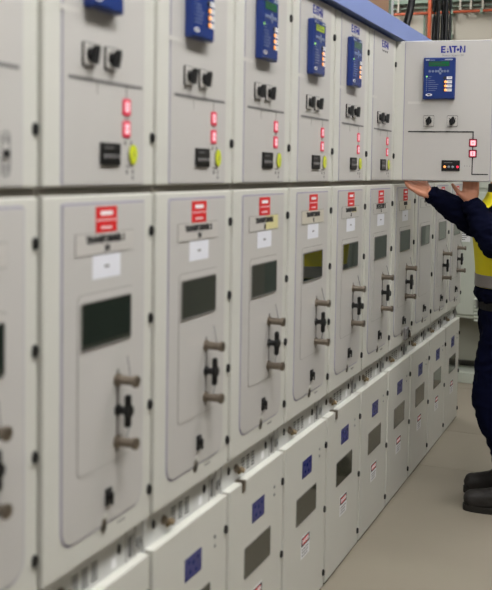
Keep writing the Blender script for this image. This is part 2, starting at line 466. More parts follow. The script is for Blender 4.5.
NAMES_UP = [
 'grey control cabinet cut by the left edge of the photo, blurred',
 'second upper control cabinet from the left, only lower end of its blue relay showing',
 'third upper control cabinet from the left, blue relay running out of the top edge',
 'fourth upper control cabinet from the left, blue relay fully above two black switches',
 'fifth upper control cabinet from the left, first with its blue logo in view',
 'sixth upper control cabinet from the left, last closed one with a blue relay',
 'closed upper control cabinet without any relay, just left of the open door',
 'upper control cabinet whose door stands wide open, held from below by the worker',
 'upper control cabinet right behind the open cabinet door',
 'upper control cabinet second behind the open cabinet door',
 'upper control cabinet at the far end of the row behind the open door']
HINGE_U = 0.476
def upper(n):
    base = Vector((XF, U0+PITCH*n, ZB))
    root = empty('control_cabinet', base, NAMES_UP[n], 'cabinet', 'upper control cabinets along the switchboard')
    op = (n == 7)
    if op:
        piv = Vector((0, -0.008, 0))
        D = Matrix.Translation((-0.022, 0.001, 0)) @ Matrix.Translation(piv) @ Matrix.Rotation(math.radians(-83), 4, 'Z') @ Matrix.Translation(-piv)
    else: D = Matrix.Identity(4)
    def put(name, me, u=0, z=ZB, p=0.0, door=True, parent=None, M=None):
        L = Matrix.Translation((p, u, z-ZB))
        if parent is not None: return link(name, me, parent, M=(M if M is not None else Matrix.Identity(4)))
        return link(name, me, root, M=(D @ L) if door else L)
    Z0 = Matrix.Translation((0, 0, 0))
    put('cabinet_body', me_upper_body(), 0, 0, door=False)
    put('door', me_upper_door(0.512 if op else 0.490), 0, 0)
    put('panel_seal', me_upper_seal(*((0.056, 0.480) if op else (0.071, 0.433))), 0, 0); put('door_panel', me_upper_panel(*((0.056, 0.480) if op else (0.071, 0.433))), 0, 0)
    put('mimic_line', me_mimic(op), 0 if not op else 0.014, 0, PF)
    du = 0.0
    if n != 6:
        uc = 0.226 if op else 0.218
        zc = 2.159 if op else 2.156
        r = put('protection_relay', me_relay(0.152 if op else 0.136), uc, zc, PF)
        RT = Matrix.Translation((-RD, 0, 0))
        put('screen', me_screen('lcd_yellow' if n == 4 else 'lcd'), parent=r, M=RT)
        put('keypad', me_keypad(), parent=r, M=RT); put('status_lights', me_leds(), parent=r, M=RT); put('lettering', me_led_text(), parent=r, M=RT)
        put('maker_plate', me_oval_plate(), parent=r, M=RT)
        for k in range(4):
            T = Matrix.Translation((-RD, 0, 0.002-0.0195*k))
            put('key_label', me_label_tag(), parent=r, M=T)
            put('key_light', me_round_key('black' if k == 0 else 'led_orange'), parent=r, M=T)
    put('tape_strip', me_tape(), 0.100 if not op else 0.114, 2.044, PF)
    lu, lz = (0.287, 2.300) if op else (0.264, 2.298)
    put('logo', me_logo(), lu, lz, PF)
    put('lettering', text_mesh('Power Xpert UX', 0.0145, 'ink_grey'), lu, lz-0.030, PF+0.0004)
    for u in ((0.180, 0.293) if op else (0.173, 0.266)):
        s_ = put('rotary_switch', me_switch(), u, 1.955, PF); put('switch_knob', me_switch_knob(), parent=s_)
    if n != 0:
        for z, v in ((1.850, True), (1.798, False)):
            i_ = put('position_indicator', me_indicator(op), 0.394 if op else 0.343, z, PF)
            put('indicator_lens', me_ind_lens(op, v != op), parent=i_)
        mt = put('alarm_display', me_meter(), 0.293 if op else 0.269, 1.739 if op else 1.737, PF)
        cols = ('led_orange', 'led_off', 'led_off', 'led_red') if op else ('ink_grey',)*4
        for u, c in zip((-0.030, -0.011, 0.008, 0.031), cols):
            put('alarm_light', me_meter_light(c), parent=mt, M=Matrix.Translation((0, u, -0.006)))
        if op: put('marking', me_dots(), 0.357, 1.738, PF)
        else:
            b_ = put('push_button', me_button(), 0.372, 1.738, PF); put('lightning_mark', me_button_mark(), parent=b_)
            put('marking', me_marks(), 0.372, 1.695, PF)
            put('marking', me_marks(), 0.362, 1.764, PF) if n in (1, 2) else None
    else:
        put('mimic_symbol', me_trio(), 0.376, 1.730, PF)
        put('push_button', me_button(), 0.30, 1.738, PF)
    for z in () if op else (2.228, 1.782): put('hinge', me_hinge(), HINGE_U, z, 0)
    return root
UPPER = [upper(n) for n in range(11)]

# ------------------------------------------------------------------ switchgear cubicles (lower rows)
@shared
def me_cub_body():
    m = MB(); d = 1.05
    m.box((-d, 0, 0.0), (-0.0315, 0.494, 0.700), 'body'); m.box((-d, 0.0, 0.700), (-0.061, 0.494, 0.812), 'body')
    m.box((-d, 0, 0.812), (-0.0275, 0.494, 1.643), 'body')
    return m.mesh('cabinet_body')
@shared
def me_mid_door():
    m = MB(); m.box((-0.026, 0.008, 0.802), (0, 0.4875, 1.643), 'paint', 0.004); return m.mesh('door')
@shared
def me_mid_seal():
    m = MB(); m.rrect(0.072, 0.859, 0.4395, 1.626, -0.002, 0.0012, 'gasket', 0.045, 7, 0.008); return m.mesh('panel_seal')
@shared
def me_mid_panel():
    m = MB(); m.rrect(0.0765, 0.8635, 0.435, 1.622, -0.002, 0.003, 'paint_in', 0.041, 7, 0.006); return m.mesh('door_panel')
@shared
def me_cover():
    m = MB(); m.rrect(0.1335, 1.0055, 0.3835, 1.4205, 0.002, 0.0034, 'groove', 0.016)
    m.rrect(0.135, 1.007, 0.382, 1.419, 0.002, 0.0048, 'paint_in', 0.015); return m.mesh('window_cover')
PC = 0.0048
@shared
def me_mid_window():
    m = MB(); m.ring(rpts(0.147, 1.293, 0.372, 1.402, 0.008), rpts(0.150, 1.296, 0.369, 1.399, 0.006), 0, 0.003, 'groove')
    return m.mesh('window_frame')
@shared
def me_mid_pane():
    m = MB(); m.rrect(0.149, 1.295, 0.370, 1.400, 0.0005, 0.002, 'glass_dark', 0.006); return m.mesh('pane')
@shared
def me_sign():
    m = MB(); m.box((0, -0.047, -0.030), (0.0012, 0.047, 0.030), 'red'); return m.mesh('warning_sign')
@shared
def me_sign_text():
    m = MB()
    m.rrect(-0.027, 0.010, 0.027, 0.020, 0.0012, 0.0016, 'white', 0.003)
    for k in range(9): m.box((0.0012, -0.0425+0.0100*k, -0.003), (0.0016, -0.0375+0.0100*k, 0.0008), 'white')
    for k in range(5): m.box((0.0012, -0.024+0.0100*k, -0.021), (0.0016, -0.0175+0.0100*k, -0.0155), 'white')
    return m.mesh('lettering')
@shared
def me_nameplate(c):
    m = MB(); m.box((0, -0.129, -0.025), (0.0012, 0.129, 0.025), 'groove'); m.box((0.0, -0.1275, -0.0238), (0.002, 0.1275, 0.0238), c); return m.mesh('nameplate')
@shared
def me_paper():
    m = MB(); m.box((0, -0.062, -0.027), (0.0008, 0.062, 0.027), 'paper'); m.box((0.0008, -0.010, -0.003), (0.001, 0.010, 0.003), 'ink_grey'); return m.mesh('paper_label')
@shared
def me_post():
    m = MB(); m.lathe((0, 0, 0), (1, 0, 0), [(0, 0.016), (0.006, 0.016), (0.007, 0.0112), (0.044, 0.0112), (0.047, 0.0145), (0.055, 0.0150), (0.057, 0.012)], 'bronze', 18); return m.mesh('handle_post')
@shared
def me_racking():
    m = MB(); m.lathe((0, 0, 0), (1, 0, 0), [(0, 0.014), (0.004, 0.014), (0.005, 0.0095), (0.026, 0.0095), (0.027, 0.014), (0.038, 0.014)], 'black', 14)
    m.box((0.022, -0.010, -0.040), (0.036, 0.010, 0.040), 'black', 0.006)
    m.ball((0.029, 0, 0.0), 0.0135, 'black', sc=(0.7, 1, 1.8), sub=2)
    return m.mesh('racking_handle')
@shared
def me_strip():
    m = MB(); m.box((0, -0.0035, -0.1), (0.002, 0.0035, 0.1), 'groove'); return m.mesh('guide_slot')
@shared
def me_lanyard():
    m = MB()
    pts = [(0.02, 0.010*math.sin(t*0.9), 0.0+0.014-t*0.012) for t in range(6)]
    m.tube(pts, 0.0022, 'steel', 6); m.lathe((0.012, 0.004, -0.055), (1, 0, 0), [(0, 0.009), (0.01, 0.009)], 'steel', 10)
    return m.mesh('lanyard')
@shared
def me_pin():
    m = MB(); m.cyl((0.03, 0, 0), (0.014, 0.014, 0.045), 0.0014, 'ink_grey', n=6); return m.mesh('release_pin')
@shared
def me_latch():
    m = MB(); m.box((0, -0.013, -0.021), (0.006, 0.013, 0.021), 'black', 0.002); m.lathe((0.006, 0, 0.004), (1, 0, 0), [(0, 0.010), (0.006, 0.009)], 'black_soft', 12)
    m.box((0.012, -0.004, -0.018), (0.016, 0.004, 0.012), 'black', 0.0015); return m.mesh('door_latch')
@shared
def me_tab():
    m = MB(); m.oval(0, 0, 0.0105, 0.019, 0.0, 0.004, 'body', 18); m.oval(0, -0.001, 0.0075, 0.0155, 0.004, 0.0046, 'bronze', 14); m.oval(0.004, 0.018, 0.013, 0.008, 0, 0.004, 'paint', 16)
    m.oval(0, -0.003, 0.003, 0.009, 0.0046, 0.006, 'black', 10)
    return m.mesh('lock_tab')
@shared
def me_vent_plate():
    m = MB(); P0, P1, GA, GB = -0.060, -0.026, 0.146, 0.284
    m.box((P0, 0, 0.690), (P1, GA, 0.812), 'galv'); m.box((P0, GB, 0.690), (P1, 0.494, 0.812), 'galv')
    m.box((P0, GA, 0.768), (P1, GB, 0.812), 'galv'); m.box((P0, GA, 0.690), (P1, GB, 0.716), 'galv')
    return m.mesh('vent_panel')
@shared
def me_vent_grille():
    m = MB(); m.box((-0.060, 0.146, 0.716), (-0.0263, 0.284, 0.768), 'black_soft')
    for k in range(6): m.box((-0.0264, 0.146, 0.7145+0.0102*k), (-0.0258, 0.284, 0.7145+0.0102*k+0.0042), 'galv')
    for k in range(4): m.box((-0.0264, 0.146+0.0420*k, 0.716), (-0.0256, 0.146+0.0420*k+0.012, 0.768), 'galv')
    return m.mesh('vent_grille')
@shared
def me_earth():
    m = MB(); m.lathe((-0.026, 0.112, 0.748), (1, 0, 0), [(0, 0.013), (0.006, 0.013), (0.007, 0.008), (0.012, 0.008)], 'bronze', 12)
    m.box((-0.024, 0.120, 0.725), (-0.014, 0.150, 0.745), 'brass', 0.004); m.cyl((-0.018, 0.138, 0.735), (-0.008, 0.144, 0.733), 0.008, 'brass', n=12)
    return m.mesh('earthing_stud')
@shared
def me_oval_stop():
    m = MB(); m.lathe((-0.026, 0, 0), (1, 0, 0), [(0, 0.008), (0.004, 0.007), (0.005, 0.005)], 'black', 12)
    me = m.mesh('rubber_stop'); me.transform(Matrix.Diagonal((1, 0.9, 1.7, 1))); return me
@shared
def me_bracket():
    m = MB(); m.box((-0.026, 0.420, 0.714), (-0.021, 0.430, 0.768), 'ink_grey', 0.002); m.box((-0.026, 0.432, 0.712), (-0.022, 0.448, 0.770), 'steel', 0.002)
    m.box((-0.026, 0.408, 0.700), (-0.0255, 0.411, 0.802), 'groove'); m.box((-0.026, 0.454, 0.700), (-0.0255, 0.457, 0.802), 'groove')
    return m.mesh('latch_bracket')
@shared
def me_stud_ring():
    m = MB(); m.ring(rpts(0.462, 0.722, 0.488, 0.750, 0.006), rpts(0.468, 0.728, 0.482, 0.744, 0.004), -0.026, -0.021, 'steel'); return m.mesh('lifting_ring')
@shared
def me_vent_label():
    m = MB(); m.box((-0.026, 0.336, 0.715), (-0.0255, 0.360, 0.741), 'white'); return m.mesh('paper_label')
@shared
def me_low_door():
    m = MB(); m.box((-0.030, 0.008, 0.012), (0, 0.487, 0.704), 'paint', 0.003); return m.mesh('door')
@shared
def me_low_blue():
    m = MB(); m.rrect(0.196, 0.540, 0.305, 0.607, 0, 0.0012, 'label_blue', 0.003); return m.mesh('blue_label')
@shared
def me_blue_marks():
    m = MB()
    for u, z, r in ((0.222, 0.590, 0.007), (0.250, 0.582, 0.009), (0.280, 0.588, 0.006), (0.230, 0.560, 0.008), (0.268, 0.556, 0.007)):
        m.oval(u, z, r, r*0.8, 0.0012, 0.0015, 'relay_face', 10)
    return m.mesh('pictogram')
@shared
def me_low_window():
    m = MB(); m.ring(rpts(0.133, 0.373, 0.367, 0.479, 0.008), rpts(0.136, 0.376, 0.364, 0.476, 0.006), 0, 0.002, 'groove'); return m.mesh('window_frame')
@shared
def me_low_pane():
    m = MB(); m.rrect(0.135, 0.375, 0.365, 0.477, 0.0003, 0.0015, 'glass_low', 0.006); return m.mesh('pane')
@shared
def me_screw():
    m = MB(); m.lathe((0, 0, 0), (1, 0, 0), [(0, 0.006), (0.002, 0.006), (0.003, 0.004)], 'steel', 10); m.box((0.003, -0.004, -0.0008), (0.0033, 0.004, 0.0008), 'ink'); return m.mesh('screw')
@shared
def me_danger():
    m = MB(); m.box((0, -0.049, -0.043), (0.0012, 0.049, 0.040), 'white'); m.box((0.0012, -0.047, 0.004), (0.0016, 0.047, 0.038), 'ink')
    m.rrect(-0.038, 0.0095, 0.038, 0.0325, 0.0016, 0.002, 'red', 0.010)
    for k, (a, b) in enumerate(((-0.040, 0.036), (-0.036, 0.030), (-0.040, 0.024))):
        z = -0.006-0.012*k; u = a
        while u < b:
            l = random.uniform(0.006, 0.014); m.box((0.0012, u, z-0.0055), (0.0015, min(u+l, b), z), 'ink_grey'); u += l+0.004
    return m.mesh('danger_sign')
@shared
def me_lockbox():
    m = MB(); m.box((0, -0.032, -0.032), (0.018, 0.032, 0.032), 'ink_grey', 0.004); m.lathe((0.018, 0.004, 0.0), (1, 0, 0), [(0, 0.019), (0.008, 0.018)], 'black_soft', 14)
    m.box((0.018, -0.028, -0.026), (0.023, -0.018, 0.026), 'steel', 0.002); m.box((0.026, -0.008, -0.020), (0.032, 0.012, 0.006), 'bronze', 0.003); return m.mesh('lock_box')

NAMES_CUB = [
 'switchgear cubicle cut off by the left edge, strongly blurred',
 'second switchgear cubicle from the left, whole middle door seen largest',
 'third switchgear cubicle from the left, nameplate without any yellow tape',
 'fourth switchgear cubicle from the left, yellow tape across its nameplate',
 'fifth switchgear cubicle from the left, yellow vest mirrored in its window',
 'sixth switchgear cubicle from the left, small yellow tape on nameplate',
 'seventh switchgear cubicle, wide black lettering on its nameplate, left of the open door',
 'switchgear cubicle below the open door, grey lock box at its middle door bottom',
 'switchgear cubicle without bronze handles, under the reaching forearm',
 'switchgear cubicle last but one before the far end of the row',
 'switchgear cubicle at the far end of the row beside the worker']
TX = {1: ('TRANSFORMER 1', 'X4'), 2: ('TRANSFORMER 2', 'X5'), 3: ('TRANSFORMER', 'X'), 4: ('TRANSFORMER', 'K'), 5: ('TRANSFORMER', 'K'), 6: ('INTERTRIP 3', 'K'), 7: ('FEEDER', 'K'), 8: ('FEEDER', 'K'), 9: ('FEEDER', 'K'), 10: ('FEEDER', 'K'), 0: ('FEEDER', 'X')}
def cubicle(n):
    root = empty('switchgear_cubicle', (XF, U0+PITCH*n, 0), NAMES_CUB[n], 'cabinet', 'switchgear cubicles along the switchboard')
    def put(name, me, u=0, z=0, p=0.0, parent=None):
        if p >= PF and parent is None: u -= 0.004
        return link(name, me, parent or root, (p, u, z))
    put('cabinet_body', me_cub_body())
    put('door', me_mid_door()); put('panel_seal', me_mid_seal()); put('door_panel', me_mid_panel())
    put('window_cover', me_cover())
    f = put('viewing_window', me_mid_window(), p=PC); put('pane', me_mid_pane(), parent=f)
    s = put('warning_sign', me_sign(), 0.259, 1.586, PF); put('lettering', me_sign_text(), parent=s)
    pl = put('nameplate', me_nameplate('plate_beige' if n in (4, 7) else 'plate'), 0.255, 1.532, PF)
    a, b = TX[n]
    big = n == 6
    l1 = put('lettering', text_mesh(a, 0.031 if big else 0.0225, 'ink', bold=0.0012), 0.0, 0.009, 0.0026, parent=pl)
    l2 = put('lettering', text_mesh(b, 0.018, 'ink', bold=0.001), 0.005, -0.012, 0.0026, parent=pl)
    if n == 3:
        t = MB(); t.box((0.0018, 0.014, -0.0225), (0.0022, 0.125, 0.0235), 'tape_yellow'); put('yellow_tape', t.mesh('yellow_tape'), parent=pl)
    if n == 5:
        t = MB(); t.box((0.0018, 0.012, -0.002), (0.0022, 0.085, 0.020), 'tape_yellow'); put('yellow_tape', t.mesh('yellow_tape'), parent=pl)
    if n != 8: put('paper_label', me_paper(), 0.2615, 1.4775, PF)
    if n != 8:
        for z in (1.200, 1.050): put('handle_post', me_post(), 0.310, z, PC)
        put('guide_slot', me_strip(), 0.312, 1.125, PC)
        put('racking_handle', me_racking(), 0.312, 1.126, PC)
        put('lanyard', me_lanyard(), 0.330, 1.098, PC)
        put('release_pin', me_pin(), 0.320, 1.210, PC)
    put('door_latch', me_latch(), 0.272, 0.926, PF)
    put('lock_tab', me_tab(), 0.2525, 0.862, 0.0)
    put('lettering', text_mesh('o-o o', 0.016, 'ink_grey'), 0.338, 0.846, 0.0003)
    for z in (1.548, 1.325, 1.101, 0.879): put('hinge', me_hinge(), HINGE_U, z)
    if n == 7: put('lock_box', me_lockbox(), 0.325, 0.848, 0.002)
    put('vent_panel', me_vent_plate()); put('vent_grille', me_vent_grille()); put('earthing_stud', me_earth())
    for u in (0.054, 0.372): put('rubber_stop', me_oval_stop(), u, 0.755)
    put('lifting_ring', me_stud_ring())
    put('latch_bracket', me_bracket()); put('paper_label', me_vent_label())
    put('door', me_low_door())
    bl = put('blue_label', me_low_blue()); put('pictogram', me_blue_marks(), parent=bl)
    f = put('viewing_window', me_low_window()); put('pane', me_low_pane(), parent=f)
    for z in (0.603, 0.575): put('screw', me_screw(), 0.399, z)
    if n >= 1:
        d = put('danger_sign', me_danger(), 0.2455, 0.270); put('lettering', text_mesh('DANGER', 0.0185, 'white', bold=0.0006), 0, 0.021, 0.0021, parent=d)
    for z in (0.599, 0.334, 0.070): put('hinge', me_hinge(), HINGE_U, z)
    return root
CUB = [cubicle(n) for n in range(11)]
# tag clips hooked over two of the lower doors
for n, u in ((3, 0.118), (5, 0.116)):
    m = MB(); m.box((-0.034, -0.012, 0.7045), (0.004, 0.012, 0.708), 'bronze', 0.001); m.box((0.001, -0.012, 0.672), (0.004, 0.012, 0.7075), 'bronze', 0.001)
    o = link('metal_clip', m.mesh('metal_clip'), CUB[n], (0, u, 0.0))

# ------------------------------------------------------------------ blue cable duct on top of the row
t = empty('cable_duct', (XF, 3.9, ZT), 'long pale blue cable duct running along the top of the cabinets', 'duct')
y0d, y1d = U0+0.05-3.9, 6.70-3.9
m = MB(); m.box((-0.30, y0d, 0.012), (0.028, y1d, 0.016), 'duct_blue'); m.box((0.026, y0d, 0.008), (0.030, y1d, 0.091), 'duct_blue', 0.0015)
m.box((-0.30, y0d, 0.087), (0.028, y1d, 0.091), 'duct_blue'); m.box((-0.30, y0d, 0.016), (-0.296, y1d, 0.087), 'duct_dark'); m.box((-0.296, y1d-0.004, 0.016), (0.026, y1d, 0.087), 'duct_blue')
link('duct_channel', m.mesh('duct_channel'), t)
for k in range(6):
    m = MB(); m.box((-0.28, -0.02, 0.0), (-0.06, 0.02, 0.012), 'duct_dark'); link('duct_foot', m.mesh('duct_foot'), t, (0, y0d+0.2+k*1.0, 0))

# brown barrier board standing behind the duct
t = empty('barrier_board', (-1.53, 5.45, ZT), 'brown barrier board with steel posts standing on the cabinets behind the blue duct', 'board')
m = MB(); m.box((-0.02, -0.62, 0.0), (0.02, 0.42, 0.95), 'brown', 0.003); link('board_panel', m.mesh('board_panel'), t)
for y in (-0.18, 0.44):
    m = MB(); m.box((-0.03, -0.02, 0), (0.032, 0.02, 1.0), 'girt' if y > 0 else 'galv', 0.003); m.box((0.032, -0.006, 0.02), (0.045, 0.006, 0.98), 'galv'); link('post', m.mesh('post'), t, (0, y, 0))

# ------------------------------------------------------------------ far wall: rail, pipes, girts
t = empty('pipe_rail', (0, 9.33, 3.236), 'orange horizontal pipe fixed along the far wall', 'pipe')
m = MB(); m.cyl((-3.4, 0, 0), (2.4, 0, 0), 0.013, 'orange', n=14); link('pipe', m.mesh('pipe'), t)
for x in (-3.0, -2.2, -1.78, -1.5, -0.9, 0.0, 0.9, 1.8):
    m = MB(); m.box((x-0.012, -0.02, -0.022), (x+0.012, 0.07, 0.022), 'girt'); link('pipe_clip', m.mesh('pipe_clip'), t)
m = MB(); m.box((-0.0170, -0.02, -3.236), (0.0170, 0.02, ZC-3.236), 'orange', 0.006)
o = link('conduit', m.mesh('conduit'), None, (-1.985, 9.30, 3.236)); tag(o, 'orange vertical conduit rising up the far wall left of the black cables', 'pipe')
for x, l in ((-2.050, 'thin grey vertical pipe left of the orange conduit'), (-1.790, 'thin grey vertical pipe right of the black cable bundles')):
    m = MB(); m.cyl((0, 0, 0), (0, 0, ZC), 0.010, 'girt', n=10); m.box((-0.016, -0.012, 3.0), (0.016, 0.04, 3.03), 'girt')
    o = link('thin_pipe', m.mesh('thin_pipe'), None, (x, 9.36, 0)); tag(o, l, 'pipe')
m = MB(); m.box((-3.5, 9.32, 3.335), (2.5, 9.4, 3.375), 'girt'); m.box((-3.5, 9.34, 3.288), (2.5, 9.4, 3.296), 'girt'); o = link('trim_1', m.mesh('trim_1')); o['kind'] = 'structure'
for x in (-2.9, -2.3, -1.95, -1.70, -1.60, -1.49, -1.1, -0.5, 0.1):
    m = MB(); m.box((-0.008, -0.03, 0), (0.008, 0.06, 0.36), 'wall'); link('girt_post', m.mesh('girt_post'), wall_far, (x, 9.34, 3.25))

# unseen double door, added to tone down the reflections in the cabinet windows
m = MB(); m.box((-0.55, Y1-0.05, 0.0), (0.40, Y1, 2.3), 'added_door_grey', 0.004); m.box((0.42, Y1-0.05, 0.0), (1.37, Y1, 2.3), 'added_door_grey', 0.004)
added_door = struct('added_door', m)
m = MB(); m.box((0.30, Y1-0.10, 1.0), (0.33, Y1-0.07, 1.25), 'steel', 0.005); m.box((0.305, Y1-0.09, 1.02), (0.325, Y1-0.05, 1.04), 'steel'); m.box((0.305, Y1-0.09, 1.21), (0.325, Y1-0.05, 1.23), 'steel'); link('added_door_handle', m.mesh('added_door_handle'), added_door)

# black cables dropping onto the row
def cable(name, pts, r, label, m_='cable', group=None):
    n = 8; P = []
    V = [Vector(p) for p in pts]; V = [V[0]]+V+[V[-1]]
    for i in range(1, len(V)-2):
        for k in range(n):
            tt = k/n; a, b, c, d = V[i-1:i+3]
            P.append(0.5*((2*b)+(c-a)*tt+(2*a-5*b+4*c-d)*tt*tt+(3*b-a-3*c+d)*tt**3))
    P.append(V[-2])
    cu = bmesh.new(); N = 10; rings = []
    for i, p in enumerate(P):
        tdir = (P[min(i+1, len(P)-1)]-P[max(i-1, 0)]).normalized()
        q = tdir.to_track_quat('Z', 'Y')
        rings.append([cu.verts.new(p+q @ Vector((r*math.cos(2*math.pi*k/N), r*math.sin(2*math.pi*k/N), 0))) for k in range(N)])
    for a, b in zip(rings, rings[1:]):
        for k in range(N):
            f = cu.faces.new((a[k], a[(k+1) % N], b[(k+1) % N], b[k])); f.smooth = True
    cu.faces.new(rings[0][::-1]); cu.faces.new(rings[-1])
    bmesh.ops.recalc_face_normals(cu, faces=cu.faces[:])
    me = bpy.data.meshes.new(name); cu.to_mesh(me); cu.free(); me.materials.append(MATS[m_])
    return tag(link(name, me), label, 'cable', group)
xs = [-1.362, -1.334, -1.305, -1.279, -1.256]
ORD = ('leftmost', 'second from the left', 'middle', 'second from the right', 'rightmost')
for i, x in enumerate(xs):
    j = 0.008*((i % 2)*2-1); g = -0.004 if i > 1 else 0.004
    cable('power_cable', [(x+0.01, 6.50+j, ZC), (x+g, 6.50+j, 3.4), (x, 6.52-j, 2.8), (x, 6.50, 2.436)], 0.0145 if i < 4 else 0.010,
          ORD[i]+' of the thick black cables hanging down onto the cabinets', group='vertical bundle of black cables')
cable('power_cable', [(-1.44, 6.45, 3.4), (-1.49, 6.4, 2.85), (-1.515, 6.35, 2.65), (-1.53, 6.3, ZT+0.008)], 0.025, 'thickest black cable, slanting down beside the brown board')
for i in range(3):
    cable('small_cable', [(-1.50, 6.10+0.04*i, 2.345), (-1.485, 6.20+0.04*i, 2.60-0.03*i), (-1.42, 6.32+0.04*i, 2.56-0.03*i), (-1.395, 6.36+0.04*i, 2.442)], 0.006,
          ('black control cable looping highest over the cabinet top beside the bundle', 'yellow control cable looping over the cabinet top beside the bundle', 'black control cable looping lowest, just under the yellow one')[i], 'cable_yellow' if i == 1 else 'cable')

# ------------------------------------------------------------------ enclosure at the end of the row
t = empty('equipment_enclosure', (-1.0, 7.79, 0), 'tall pale green-grey equipment enclosure at the end of the aisle behind the worker', 'cabinet')
m = MB(); m.box((-0.75, 0, 0.53), (0.35, 0.9, 2.15), 'enclosure', 0.004); link('enclosure_body', m.mesh('enclosure_body'), t)
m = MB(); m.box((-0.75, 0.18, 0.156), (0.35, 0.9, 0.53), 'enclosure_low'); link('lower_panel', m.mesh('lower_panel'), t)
m = MB(); m.box((-0.75, 0.30, 0.085), (0.35, 0.9, 0.156), 'groove'); link('base_gap', m.mesh('base_gap'), t)
m = MB(); m.box((-0.78, 0, 0.0), (0.38, 0.9, 0.085), 'enclosure', 0.004); link('plinth', m.mesh('plinth'), t)
m = MB(); m.box((-0.40, -0.012, 0.56), (0.32, 0.0, 1.55), 'enclosure', 0.004); link('door', m.mesh('door'), t)
m = MB(); m.box((-0.75, -0.014, 1.585), (0.35, 0.0, 1.64), 'enclosure', 0.004); link('top_rail', m.mesh('top_rail'), t)
for k in range(7):
    m = MB(); m.poly([(0.0, 0.0), (-0.02, -0.012), (-0.02, -0.016), (0, -0.004)], -0.235, 0.05, 'enclosure')
    me = m.mesh('louvre')
    link('louvre', me, t, (0, -0.012, 0.70-0.028*k))
m = MB(); m.box((-0.385, -0.003, 1.15), (-0.285, 0.0, 1.27), 'white')
for k in range(5): m.box((-0.365, -0.0035, 1.165+0.016*k), (-0.325+0.012*(k % 3), -0.003, 1.171+0.016*k), 'ink')
link('notice', m.mesh('notice'), t, (0, -0.0135, 0))
for x in (-0.20, 0.25):
    m = MB(); m.lathe((x, -0.002, 0.545), (0, -1, 0), [(0, 0.012), (0.01, 0.01)], 'steel', 10); link('bolt', m.mesh('bolt'), t)

# ------------------------------------------------------------------ ceiling lamps
def lampmat(st):
    m = bpy.data.materials.new('tube_glow'); m.use_nodes = True
    b = m.node_tree.nodes['Principled BSDF']; b.inputs['Base Color'].default_value = (1, 1, 1, 1)
    b.inputs['Emission Color'].default_value = (1.0, 0.99, 0.97, 1); b.inputs['Emission Strength'].default_value = st
    return m
POS = ['above the near end of the aisle', 'above the second cubicle of the aisle', 'above the middle of the aisle', 'above the worker', 'behind the far end of the row', 'behind the row near the camera']
for (x, y, L, st), ps in zip(LAMPS, POS):
    r = empty('ceiling_light', (x, y, LAMP_Z), 'white fluorescent ceiling light hanging ' + ps, 'lamp', 'ceiling lights')
    m = MB(); m.box((-0.32, -L/2-0.05, 0.0), (0.32, L/2+0.05, 0.08), 'white', 0.01); link('housing', m.mesh('housing'), r)
    m = MB(); m.box((-0.28, -L/2, -0.012), (0.28, L/2, 0.0), 'white'); me = m.mesh('diffuser'); me.materials.clear(); me.materials.append(lampmat(st)); link('diffuser', me, r)
    for s in (-1, 1):
        m = MB(); m.cyl((0, s*L*0.4, 0.08), (0, s*L*0.4, ZC-LAMP_Z), 0.006, 'steel', n=8); link('hanger', m.mesh('hanger'), r)

# ------------------------------------------------------------------ the worker
def capsule_mesh(chains, blobs=(), lofts=()):
    """union source: tapered capsules, ellipsoids and lofts"""
    bm = bmesh.new()
    def sph(c, r, sc=(1, 1, 1), R=None):
        M = Matrix.Translation(Vector(c)) @ (R.to_4x4() if R else Matrix.Identity(4)) @ Matrix.Diagonal((sc[0], sc[1], sc[2], 1))
        bmesh.ops.create_icosphere(bm, subdivisions=3, radius=r, matrix=M)
    for ch in chains:
        for c, r in ch: sph(c, r)
        for (a, ra), (b, rb) in zip(ch, ch[1:]):
            a = Vector(a); b = Vector(b); d = b-a
            if d.length < 1e-5: continue
            M = Matrix.Translation((a+b)/2) @ d.to_track_quat('Z', 'Y').to_matrix().to_4x4()
            bmesh.ops.create_cone(bm, cap_ends=True, segments=20, radius1=ra, radius2=rb, depth=d.length, matrix=M)
    for c, sc, R in blobs: sph(c, 1.0, sc, R)
    for rings in lofts:
        n = 36; L = []
        for (cx, cy, cz, rx, ry, ex, rot) in rings:
            ring = []
            for k in range(n):
                a = 2*math.pi*k/n; ca, sa = math.cos(a), math.sin(a)
                px = rx*math.copysign(abs(ca)**ex, ca); py = ry*math.copysign(abs(sa)**ex, sa)
                ring.append(bm.verts.new((cx+px*math.cos(rot)-py*math.sin(rot), cy+px*math.sin(rot)+py*math.cos(rot), cz)))
            L.append(ring)
        for a, b in zip(L, L[1:]):
            for k in range(n): bm.faces.new((a[k], a[(k+1) % n], b[(k+1) % n], b[k]))
        bm.faces.new(L[0][::-1]); bm.faces.new(L[-1])
    bmesh.ops.recalc_face_normals(bm, faces=bm.faces[:])
    me = bpy.data.meshes.new('src'); bm.to_mesh(me); bm.free()
    return me
def voxel(me, size, smooth=3, wr=0.0, wscale=14.0, name='body'):
    o = bpy.data.objects.new('vox_tmp', me); C.objects.link(o)
    a = o.modifiers.new('r', 'REMESH'); a.mode = 'VOXEL'; a.voxel_size = size
    b = o.modifiers.new('s', 'SMOOTH'); b.iterations = smooth; b.factor = 0.5
    dg = bpy.context.evaluated_depsgraph_get()
    out = bpy.data.meshes.new_from_object(o.evaluated_get(dg))
    bpy.data.objects.remove(o, do_unlink=True); bpy.data.meshes.remove(me)
    out.name = name
    if wr:
        nrm = [v.normal.copy() for v in out.vertices]
        for v, nn in zip(out.vertices, nrm):
            p = v.co*wscale; p.z *= 1.8
            f = noise.noise(p)+0.5*noise.noise(p*2.1)
            v.co += nn*(wr*(1-2*abs(f)))
    out.polygons.foreach_set('use_smooth', [True]*len(out.polygons))
    return out

